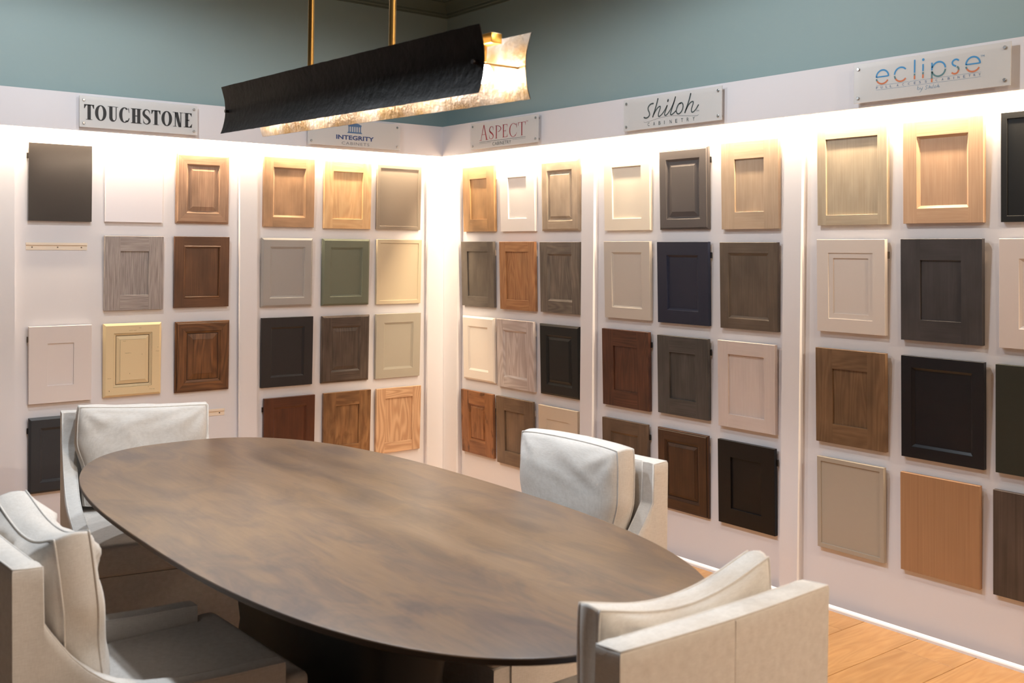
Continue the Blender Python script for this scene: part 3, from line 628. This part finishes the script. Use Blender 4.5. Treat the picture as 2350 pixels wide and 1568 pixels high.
def smooth_pts(pts, n=5):
    out = []
    for i in range(len(pts)-1):
        p0, p1, p2, p3 = (Vector(pts[max(0, i-1)]), Vector(pts[i]), Vector(pts[i+1]), Vector(pts[min(len(pts)-1, i+2)]))
        for k_ in range(n):
            f = k_/n; v = 0.5*((2*p1)+(p2-p0)*f+(2*p0-5*p1+4*p2-p3)*f*f+(3*p1-p0-3*p2+p3)*f**3); out.append((v.x, v.y))
    out.append(tuple(pts[-1])); return out
SO = -0.025; YT = -0.0058     # plate back offset, ink plane
def sign(side, u0, W, label):
    loc = (u0, SO+0.0052, 2.0895) if side == 'L' else (SO+0.0052, u0, 2.0895)
    t = empty('sign', loc, (0, 0, 0 if side == 'L' else -pi/2), label=label, category='sign', group='acrylic header signs')
    plate = bevel_box('acrylic_plate', (0, W, -0.0052, 0, 0, 0.155), 0.0006, M['acrylic'], t, seg=1, smooth=False)
    for x in (0.020, W-0.021):
        for z in (0.020, 0.135):
            q = MB(); yb = -SO-0.0053
            q.tube([(x, yb, z), (x, -0.0088, z), (x, -0.0096, z)], [0.0066, 0.0066, 0.0054], 18); q.build('standoff', M['chrome'], t, smooth=True, angle=40)
    return plate
blk = ink('black_ink', rgb(16, 15, 16)); navy = ink('navy_ink', rgb(22, 52, 108)); greyink = ink('grey_ink', rgb(112, 112, 116))
red = ink('crimson_ink', rgb(150, 34, 50)); slate = ink('slate_ink', rgb(62, 74, 74)); blue = ink('blue_ink', rgb(40, 134, 190)); orange = ink('orange_ink', rgb(206, 110, 56))
steel = ink('steel_blue_ink', rgb(76, 108, 146)); pale = ink('pale_blue_ink', rgb(92, 138, 172)); teal_i = ink('teal_ink', rgb(80, 120, 124))
# 1 TOUCHSTONE
t = sign('L', -2.182, 0.600, 'clear acrylic sign with black serif letters, at far left of the header')
for ch, x0, x1 in (('T',.022,.070),('O',.074,.130),('U',.136,.187),('C',.193,.245),('H',.250,.306),('S',.311,.350),('T',.355,.402),('O',.407,.463),('N',.468,.521),('E',.525,.570)):
    q = MB(); 
    if ch == 'S': serif_letter(q, ch, x0, .0385, x1-x0, .0745, .0150)
    else: serif_letter(q, ch, x0, .038, x1-x0, .0752, .0162)
    for i, v in enumerate(q.v): q.v[i] = (v[0], YT, v[2])
    q.build('letter', blk, t)
# 2 INTEGRITY CABINETS with colonnade emblem
t = sign('L', -0.938, 0.612, 'acrylic sign with navy block letters and a colonnade emblem, left of the corner')
text_mesh('INTEGRITY', .179, .040, .251, .026, navy, t, bold=.028, y=YT)
text_mesh('CABINETS', .215, .0105, .184, .0175, greyink, t, bold=.004, y=YT, font_track=1.15)
q = MB()
rect(q, .252, .350, .0795, .084); rect(q, .256, .346, .084, .088); rect(q, .258, .344, .118, .124); rect(q, .254, .348, .124, .128)
for i in range(6): rect(q, .260+i*.0152, .260+i*.0152+.0066, .088, .118)
poly(q, [(.254, .128), (.348, .128), (.301, .146)])
for i, v in enumerate(q.v): q.v[i] = (v[0], YT, v[2])
q.build('emblem', steel, t)
# 3 ASPECT CABINETRY
t = sign('R', -0.339, 0.632, 'acrylic sign with crimson serif letters over two grey rules')
for ch, x0, x1, z0, h in (('A',.088,.174,.048,.090),('S',.181,.228,.050,.073),('P',.244,.298,.049,.075),('E',.311,.358,.050,.074),('C',.375,.446,.047,.075),('T',.455,.522,.048,.075)):
    q = MB(); serif_letter(q, ch, x0, z0, x1-x0, h, .0088)
    for i, v in enumerate(q.v): q.v[i] = (v[0], YT, v[2])
    q.build('letter', red, t)
q = MB()
for r in ((.087, .523, .0375, .0396), (.087, .204, .0300, .0312), (.404, .523, .0300, .0312)):
    rect(q, *r, y=YT)
q.build('rule', slate, t)
text_mesh('CABINETRY', .215, .0105, .177, .020, slate, t, bold=.0, y=YT)
text_mesh('TM', .526, .119, .017, .009, red, t, y=YT)
# 4 Shiloh CABINETRY
t = sign('R', -1.643, 0.632, 'acrylic sign with slate script lettering, second sign from the right')
q = MB()
def pen(pts, wd=.0075, n=5):
    sp = smooth_pts(pts, n); stroke(q, sp, wd, y=YT)
    for e in (sp[0], sp[-1]):
        c_ = arc(e[0], e[1], wd/2, wd/2, 0, 360, 10)[:-1]; q.quad([(a, YT, b_) for a, b_ in c_])
pen([(.143,.057),(.150,.054),(.160,.053),(.172,.057),(.180,.066),(.178,.078),(.171,.090),(.170,.102),(.178,.112),(.190,.118),(.204,.119)], .0072)
pen([(.235,.138),(.226,.112),(.214,.082),(.202,.055)]); pen([(.208,.066),(.222,.084),(.238,.097),(.250,.100),(.250,.090),(.240,.068),(.240,.054),(.250,.054),(.268,.066),(.285,.084),(.296,.100),(.288,.080),(.280,.062),(.283,.054),(.294,.056),(.310,.070),(.324,.086),(.340,.112),(.350,.137),(.338,.106),(.324,.074),(.318,.058),(.325,.053),(.340,.060),(.352,.068)], .0062)
pen([(.302,.126),(.300,.119)], .0078)
pen([(.380,.102),(.370,.098),(.360,.084),(.355,.068),(.362,.055),(.374,.053),(.388,.062),(.397,.078),(.397,.094),(.388,.103),(.378,.100)], .0066)
pen([(.445,.139),(.436,.112),(.423,.082),(.410,.055)]); pen([(.416,.066),(.430,.086),(.446,.099),(.460,.101),(.460,.090),(.451,.068),(.452,.054),(.462,.053),(.478,.064),(.493,.082)], .0060)
q.build('script_lettering', slate, t)
q = MB(); stroke(q, smooth_pts([(.141,.036),(.148,.0325),(.159,.032),(.200,.038),(.246,.045),(.300,.048),(.344,.047),(.410,.040),(.469,.034),(.488,.034),(.495,.038)]), .0013, y=YT); q.build('swash', slate, t)
for i, ch in enumerate('CABINETRY'): text_mesh(ch, .168+i*.0363, .0120, .003 if ch == 'I' else .0130, .0175, slate, t, bold=.006, y=YT)
text_mesh('TM', .479, .052, .018, .007, greyink, t, y=YT)
# 5 eclipse
t = sign('R', -2.957, 0.632, 'wide acrylic sign with blue and orange lowercase lettering, at far right')
q = None
def upper(pts, wd=.0062): stroke(q, pts, wd, y=YT, mi=0)
def lower(pts, wd=.0062):
    lo = min(p[1] for p in pts)
    for i in range(len(pts)-1):
        stroke(q, [pts[i], pts[i+1]], wd, y=YT, mi=(2 if (pts[i][1]+pts[i+1][1])/2 < lo+0.013 else 1))
def close_letter(): q.build('letter', [blue, teal_i, orange], t)
def e_(cx):
    global q
    q = MB(); upper(arc(cx, .0925, .0265, .0265, 0, 180, 22)); upper([(cx-.0265, .0935), (cx+.0265, .0935)], .0050); lower(arc(cx, .0905, .0265, .0250, 190, 332, 22)); close_letter()
e_(.1275); e_(.494)
q = MB(); upper(arc(.2065, .0925, .0265, .0265, 40, 178, 18)); lower(arc(.2065, .0915, .0265, .0260, 186, 322, 20)); close_letter()
q = MB(); upper([(.264, .140), (.264, .0905)]); lower([(.264, .0875), (.264, .080), (.264, .0725), (.264, .066)]); close_letter()
q = MB(); upper([(.2985, .119), (.2985, .0925)]); lower([(.2985, .0890), (.2985, .080), (.2985, .0725), (.2985, .066)])
q.quad([(a, YT, b_) for a, b_ in arc(.2990, .1355, .0052, .0052, 0, 360, 16)[:-1]]); close_letter()
q = MB(); upper([(.3345, .119), (.3345, .0905)]); lower([(.3345, .0875), (.3345, .074), (.3345, .060), (.3345, .046)])
upper(arc(.3615, .0925, .0265, .0265, 4, 165, 20)); stroke(q, arc(.3615, .0915, .0265, .0260, 194, 356, 20), .0062, y=YT, mi=1); close_letter()
q = MB(); upper(smooth_pts([(.4400,.1130),(.4340,.1175),(.4270,.1185),(.4190,.1150),(.4150,.1085),(.4170,.1010),(.4230,.0965),(.4300,.0935)], 4)); lower(smooth_pts([(.4330,.0915),(.4385,.0870),(.4395,.0790),(.4360,.0705),(.4280,.0665),(.4190,.0675),(.4130,.0720)], 4)); close_letter()
q = MB(); rect(q, .101, .525, .0600, .0607, y=YT); rect(q, .101, .525, .0428, .0435, y=YT); q.build('rule', pale, t)
txt = 'FULL ACCESS CABINETRY'
xs_ = [.101,.121,.143,.161,None,.190,.213,.237,.262,.283,.307,None,.350,.374,.398,.420,.436,.458,.478,.497,.516]
for ch, x in zip(txt, xs_):
    if x is not None: text_mesh(ch, x, .0475, .0018 if ch == 'I' else .0075, .0088, steel, t, bold=.0, y=YT)
q = MB()
for pts in ([(.279,.040),(.276,.026)], [(.276,.026),(.282,.024),(.285,.029),(.280,.032),(.277,.030)], [(.289,.032),(.290,.025),(.296,.027)], [(.298,.033),(.294,.022),(.286,.013)],
            [(.320,.034),(.313,.036),(.311,.031),(.316,.028),(.313,.023),(.307,.024)], [(.327,.037),(.322,.023)], [(.323,.027),(.329,.031),(.328,.024)], [(.334,.031),(.332,.024),(.336,.025)],
            [(.343,.038),(.338,.025),(.341,.024)], [(.349,.031),(.345,.028),(.346,.024),(.351,.025),(.352,.030),(.349,.031)], [(.361,.038),(.356,.024)], [(.357,.027),(.363,.031),(.362,.024),(.366,.027)]):
    stroke(q, smooth_pts(pts, 4), .0012, y=YT)
q.build('small_script', pale, t)
text_mesh('TM', .522, .113, .015, .008, pale, t, y=YT)

# ------------------------------------------------------------------ table
TX, TY, TZ = -2.230, -2.737, 0.750; TA, TB, TN = 0.556, 1.263, 2.62
def sup(a, b_, n=160):
    o = []
    for i in range(n):
        th = 2*pi*i/n; c, s = cos(th), sin(th)
        o.append((a*math.copysign(abs(c)**(2/TN), c), b_*math.copysign(abs(s)**(2/TN), s)))
    return o
tab = empty('dining_table', (TX, TY, 0), label='long oval dining table with smoky brown top and black pedestal', category='table')
q = MB(); prof = [(0.004, TZ), (0.0012, TZ-0.0008), (0, TZ-0.003)]
rows = [[(x, y, z) for x, y in sup(TA-i, TB-i)] for i, z in prof]; q.grid(rows, True)
n_ = len(rows[0]); q.ngon(rows[0]); q.build('table_top', M['table'], tab, fix=True, smooth=True, angle=30)
q = MB(); prof = [(0.0, TZ-0.003), (0.0, TZ-0.013), (0.004, TZ-0.016), (0.030, TZ-0.027), (0.12, TZ-0.036)]
rows = [[(x, y, z) for x, y in sup(TA-i, TB-i)] for i, z in prof]; q.grid(rows, True); q.ngon(rows[-1][::-1]); q.build('top_edge', M['dark_edge'], tab, fix=True, smooth=True, angle=25, label='dark bevelled underside edge')
q = MB(); rows = []
for z, k_ in ((0.0, 1.0), (0.02, 1.0), (0.35, 0.86), (TZ-0.036, 1.0)):
    rows.append([(0.17*k_*math.copysign(abs(cos(2*pi*i/48))**0.35, cos(2*pi*i/48)), 0.475*k_*math.copysign(abs(sin(2*pi*i/48))**0.35, sin(2*pi*i/48)), z) for i in range(48)])
q.grid(rows, True); q.ngon(rows[-1]); q.ngon(rows[0][::-1]); q.build('pedestal', M['base_dark'], tab, fix=True, smooth=True, angle=50)

# ------------------------------------------------------------------ armchairs
CW, CDp, CT, CA, CH = 0.575, 0.620, 0.058, 0.055, 0.835
SIDE = [(0.060, 0.832), (0.062, 0.712), (0.075, 0.690), (0.095, 0.660), (0.120, 0.625), (0.150, 0.592), (0.185, 0.562), (0.230, 0.536), (0.290, 0.516), (0.370, 0.503), (0.480, 0.495), (0.590, 0.491), (CDp, 0.489)]
def armchair(loc, rz, label):
    t = empty('armchair', loc, (0, 0, rz), label=label, category='armchair', group='slipcovered armchairs around the oval table')
    st = []
    h = CW/2
    for y, z in SIDE[::-1]: st.append(((-h, y), (-h+CA, y), z))
    st.append(((-h, 0.030), (-h+CA, CT+0.001), CH-0.002)); st.append(((-h, 0.0), (-h+CA, CT), CH))
    for i in range(1, 10): x = -h + CW*i/10; st.append(((x, -0.004*sin(pi*i/10)), (max(-h+CA, min(h-CA, x)), CT), CH-0.004*sin(pi*i/10)))
    st.append(((h, 0.0), (h-CA, CT), CH)); st.append(((h, 0.030), (h-CA, CT+0.001), CH-0.002))
    for y, z in SIDE: st.append(((h, y), (h-CA, y), z))
    rows = []
    e = 0.006
    for (o, i_, z) in st:
        o = Vector(o); i_ = Vector(i_); d = (i_-o).normalized()
        def nz(v, zz):
            n = noise.noise(Vector((v.x*7+loc[0]*3, v.y*7, zz*7+loc[1])))*0.0025
            v2 = v - d*n; return (v2.x, v2.y, zz)
        zs = [0.055, 0.2, 0.35, 0.43, z-0.05, z-0.03, z-e]
        row = [nz(o, zz) for zz in zs] + [(*(o+d*e*.35), z-e*.35), (*(o+d*e), z), (*((o+i_)/2), z+0.0015), (*(i_-d*e), z), (*(i_-d*e*.35), z-e*.35)] + [nz(i_, zz) for zz in zs[::-1]]
        rows.append(row)
    q = MB(); q.grid(rows, True); q.ngon(rows[0]); q.ngon(rows[-1][::-1])
    shell = q.build('upholstered_shell', M['linen'], t, fix=True, smooth=True, angle=50)
    # welts along the outer and inner top edges
    for nm, pick in (('welt', 0), ('welt', 1)):
        pts = []
        for (o, i_, z) in st:
            v = Vector((o, i_)[pick]); oth = Vector((i_, o)[pick]); d = (oth-v).normalized()*0.004; pts.append((v.x+d.x, v.y+d.y, z-0.0015))
        pts = [p for i, p in enumerate(pts) if i == 0 or (Vector(p)-Vector(pts[i-1])).length > 0.004]
        q = MB(); q.tube(pts, 0.0026, 6); q.build(nm, M['linen'], shell, smooth=True)
    q = MB(); q.tube([(0, -0.0030, CH-0.008), (0, -0.0032, 0.6), (0, -0.0030, 0.3), (0, -0.0026, 0.056)], 0.0022, 6); q.build('back_seam', M['linen'], shell, smooth=True)
    # T-shaped seat cushion
    hi = h-CA-0.002
    out = [(-hi, CT+0.004), (hi, CT+0.004), (hi, CDp+0.004), (h-0.004, CDp+0.006), (h-0.004, 0.690), (-h+0.004, 0.690), (-h+0.004, CDp+0.006), (-hi, CDp+0.004)]
    bm = bmesh.new(); vs = [bm.verts.new((x, y, 0.335)) for x, y in out]; f = bm.faces.new(vs)
    r = bmesh.ops.extrude_face_region(bm, geom=[f]); 
    for v in r['geom']:
        if isinstance(v, bmesh.types.BMVert): v.co.z = 0.450
    bmesh.ops.recalc_face_normals(bm, faces=bm.faces)
    bmesh.ops.bevel(bm, geom=bm.edges[:], offset=0.022, segments=4, profile=0.55, affect='EDGES')
    me = bpy.data.meshes.new('seat_cushion'); bm.to_mesh(me); bm.free(); me.materials.append(M['linen_seat'])
    me.polygons.foreach_set('use_smooth', [True]*len(me.polygons)); o = bpy.data.objects.new('seat_cushion', me); C.objects.link(o); o.parent = t
    q = MB(); q.box(-hi, hi, CT+0.002, CDp, 0.055, 0.334); q.box(-h+0.006, h-0.006, CDp+0.001, 0.678, 0.055, 0.334); q.build('seat_base', M['linen_seat'], t)
    for sx in (-1, 1):
        for y in (0.045, 0.635):
            q = MB(); x = sx*(h-0.045)
            rr = [[(x+a*k_, y+b_*k_, z) for a, b_ in ((-.022,-.022),(.022,-.022),(.022,.022),(-.022,.022))] for z, k_ in ((0.0, .75), (0.054, 1.0))]
            q.grid(rr, True); q.ngon(rr[0][::-1]); q.ngon(rr[1]); q.build('leg', M['leg_wood'], t, fix=True)
    return t
rzA = math.atan2(0.18628, -0.98250)
A0 = Vector((-2.53792, -0.98662)); A1 = Vector((-1.94731, -1.09860)); mA = (A0+A1)/2
CHAIRS = {
 'A': ((mA.x, mA.y, 0), rzA), 'B': ((-3.182, -2.826, 0), RAD(-90+2.0)), 'C': ((-1.2715, -2.853, 0), RAD(90)), 'D': ((-2.192, -4.177, 0), 0.0)}
armchair(*CHAIRS['A'], 'pale linen armchair at the far left end of the table')
armchair(*CHAIRS['B'], 'pale linen armchair in the near left corner, seen from its side')
armchair(*CHAIRS['C'], 'pale linen armchair on the far long side, against the right wall')
armchair(*CHAIRS['D'], 'pale linen armchair in front, back turned to the camera')

# ------------------------------------------------------------------ loose back cushions
def back_cushion(base, rz, xoff, yfront, zb, w, h, th, tilt, roll, seed, ears, dip, label, amp=0.0045):
    """local: x across, y forward, z up; origin at bottom centre"""
    cr, sr = cos(rz), sin(rz)
    lx, ly = xoff, yfront
    loc = (base[0]+lx*cr-ly*sr, base[1]+lx*sr+ly*cr, zb)
    t = empty('back_cushion', loc, (0, 0, 0), label=label, category='cushion', group='loose back cushions on the armchairs')
    t.rotation_euler = (Matrix.Rotation(rz, 3, 'Z') @ Matrix.Rotation(tilt, 3, 'X') @ Matrix.Rotation(roll, 3, 'Y')).to_euler()
    N = 30; border = th*0.46
    def shape(u, v):
        # u,v in [-1,1] -> outline position with pulled-in sides and ears
        zl = h/2+v*h/2; kk = min(1, max(0, (zl-0.14)/0.12)); ww = 0.436+(w-0.436)*kk*kk*(3-2*kk)
        x = u*ww/2*(1-0.025*(1-v*v))*(1-0.045*(u*v)**4) ; z = h/2 + v*h/2*(1-0.03*(1-u*u))*(1-0.045*(u*v)**4)
        if v > 0: z += ears*(abs(u)**3)*v - dip*v*v*(1-u*u)**2*max(0, v)
        return x, z
    def crease(u, v):
        c = 0
        rs = random.Random(seed)
        for _ in range(9):
            a = rs.uniform(0, pi); px, pv = rs.uniform(-.9, .9), rs.uniform(-.9, .9); ln = rs.uniform(.25, .6)
            du, dv = u-px, v-pv; s_ = du*cos(a)+dv*sin(a); n__ = -du*sin(a)+dv*cos(a)
            c += math.exp(-(s_/ln)**2 - (n__/.07)**2)*rs.choice((-1, 1, -1))
        for sx in (-1, 1):    # radial corner creases
            for sv in (-1, 1):
                du, dv = sx-u, sv-v; r = math.hypot(du, dv); a = math.atan2(dv*sv, du*sx)
                c += 0.8*math.sin(a*9+seed)*math.exp(-((r-.35)/.28)**2)*min(1, r*3)
        return c*amp
    def face(sgn):
        rows = []
        for j in range(N+1):
            v = -1+2*j/N; v = math.copysign(1-(1-abs(v))**1.25, v) if True else v; row = []
            for i in range(N+1):
                u = -1+2*i/N; u = math.copysign(1-(1-abs(u))**1.25, u); x, z = shape(u, v)
                p = ((1-abs(u)**3.2)*(1-abs(v)**3.2))
                dy = border/2 + (th-border)/2*p**0.55
                edge = min(1, p*6)
                dy += edge*(noise.noise(Vector((x*9+seed, z*9, sgn)))*0.006 + crease(u, v)*1.0)
                row.append(Vector((x, sgn*dy, z)))
            rows.append(row)
        return rows
    Fr, Bk = face(1), face(-1)
    q = MB(); q.grid([r[::-1] for r in Fr]); q.grid(Bk)
    def perim(R):
        n = len(R)-1
        return R[0][:-1] + [R[j][n] for j in range(n)] + R[n][:0:-1] + [R[j][0] for j in range(n, 0, -1)]
    pf, pb = perim(Fr), perim(Bk)
    cen = Vector((0, 0, h/2))
    mids = []
    for k_ in (0.25, 0.5, 0.75):
        mr = []
        for a, b_ in zip(pf, pb):
            m_ = a.lerp(b_, k_); o_ = (m_-cen); o_.y = 0; o_.normalize(); bulge = 0.011*sin(pi*k_) + noise.noise(m_*14+Vector((seed, 0, 0)))*0.004*sin(pi*k_); mr.append(m_+o_*bulge)
        mids.append(mr)
    q.grid([pf]+mids+[pb], True)
    cover = q.build('cushion_cover', M['linen'], t, fix=True, smooth=True)
    for P_ in (pf, pb):
        pts = []
        for a in P_:
            o_ = a-cen; o_.y = 0; o_.normalize(); pts.append(a+o_*0.0015)
        pts.append(pts[0]); w2 = MB(); w2.tube(pts, 0.0024, 6, cap=False); w2.build('welt', M['linen'], cover, smooth=True)
    return t
def seat_pillow(k, **kw): (b_, rz) = CHAIRS[k]; back_cushion(b_, rz, **kw)
seat_pillow('A', xoff=0.0, yfront=0.136, zb=0.461, w=0.505, h=0.395, th=0.140, tilt=RAD(1.5), roll=RAD(-2.2), seed=2, ears=0.008, dip=0.0, label='pale linen back cushion on the far left armchair, one long seam near its top')
seat_pillow('B', xoff=0.005, yfront=0.178, zb=0.461, w=0.500, h=0.405, th=0.160, tilt=RAD(6.5), roll=RAD(0), seed=5, amp=0.010, ears=0.020, dip=0.028, label='crumpled linen back cushion with peaked corners, in the near left armchair')
seat_pillow('C', xoff=0.0, yfront=0.138, zb=0.461, w=0.490, h=0.420, th=0.150, tilt=RAD(1.0), roll=RAD(0.5), seed=9, ears=0.0, dip=-0.006, label='plump bluish-white linen back cushion on the armchair against the right wall')
seat_pillow('D', xoff=-0.008, yfront=0.117, zb=0.461, w=0.480, h=0.402, th=0.114, tilt=RAD(0.0), roll=RAD(-1.5), seed=12, amp=0.006, ears=0.022, dip=0.022, label='linen back cushion of the front armchair, its rumpled top showing over the chair back')

# ------------------------------------------------------------------ pendant
PX, PY, PZ = -2.205, -2.765, 1.945; HL = 0.735
pend = empty('linear_pendant', (PX, PY, PZ), (RAD(1.15), 0, 0), label='linear pendant with dark curved metal shades and brass stems above the table', category='pendant light')
def shade(sx, label):
    q = MB(); nz, ny, th = 14, 80, 0.0022
    def pt(i, j, off):
        v = -1+2*i/nz; z = v*0.078; y = -HL + 2*HL*j/ny
        wob = 0.0012*noise.noise(Vector((y*6, v*3, sx*4)))
        x = sx*(0.075 - 0.016*(1-v*v)) + wob
        if i in (0, nz): z += 0.0010*noise.noise(Vector((y*28, v, sx)))
        return (x+off*sx, y, z)
    outer_ = [[pt(i, j, th) for j in range(ny+1)] for i in range(nz+1)]
    inner_ = [[pt(i, j, 0) for j in range(ny+1)] for i in range(nz+1)]
    q.grid(outer_, mi=0); q.grid([r[::-1] for r in inner_], mi=1)
    rim_o = outer_[0] + [r[-1] for r in outer_[1:]] + outer_[-1][-2::-1] + [r[0] for r in outer_[-2:0:-1]]
    rim_i = inner_[0] + [r[-1] for r in inner_[1:]] + inner_[-1][-2::-1] + [r[0] for r in inner_[-2:0:-1]]
    q.grid([rim_o, rim_i], True, mi=0)
    return q.build('shade', [M['leaf_out'], M['leaf_in']], pend, fix=True, smooth=True, angle=60, label=label)
shade(-1, 'front shade, dark bronze outside'); shade(1, 'rear shade with a glowing champagne-leaf inside')
bevel_box('brass_bar', (-0.016, 0.016, -HL+0.035, HL-0.035, 0.048, 0.072), 0.002, M['gold_bar'], pend, seg=2)
for y in (-0.235, 0.235):
    q = MB(); q.tube([(0, y, 0.072), (0, y, ZC-PZ-0.03)], 0.0095, 16); q.tube([(0, y, 0.072), (0, y, 0.084)], 0.013, 16); q.build('stem', M['brass'], pend, smooth=True, angle=40)
q = MB(); q.tube([(0, -0.33, ZC-PZ-0.028), (0, 0.33, ZC-PZ-0.028)], 0.02, 12); 
bevel_box('canopy', (-0.05, 0.05, -0.36, 0.36, ZC-PZ-0.034, ZC-PZ-0.002), 0.004, M['brass'], pend, seg=2)
for i in range(5):
    y = -0.645 + i*0.3225
    bm = bmesh.new(); bmesh.ops.create_uvsphere(bm, u_segments=20, v_segments=12, radius=0.024)
    me = bpy.data.meshes.new('globe'); bm.to_mesh(me); bm.free(); me.materials.append(M['globe']); me.polygons.foreach_set('use_smooth', [True]*len(me.polygons))
    g = bpy.data.objects.new('globe_bulb', me); g.location = (0.002, y, -0.016); C.objects.link(g); g.parent = pend
    q = MB(); q.tube([(0.002, y, 0.010), (0.002, y, 0.048)], 0.009, 12); q.build('socket', M['gold_bar'], pend, smooth=True, angle=40)
for y in (-HL+0.028, HL-0.028):
    q = MB(); q.tube([(-0.066, y, -0.004), (0.066, y, -0.004)], 0.0028, 8); q.build('cross_pin', M['brass'], pend, smooth=True)
    for sx in (-1, 1):
        q = MB(); q.tube([(sx*0.060, y, -0.004), (sx*0.074, y, -0.004)], 0.0055, 12); q.build('pin_cap', M['dark_edge'], pend, smooth=True, angle=40)
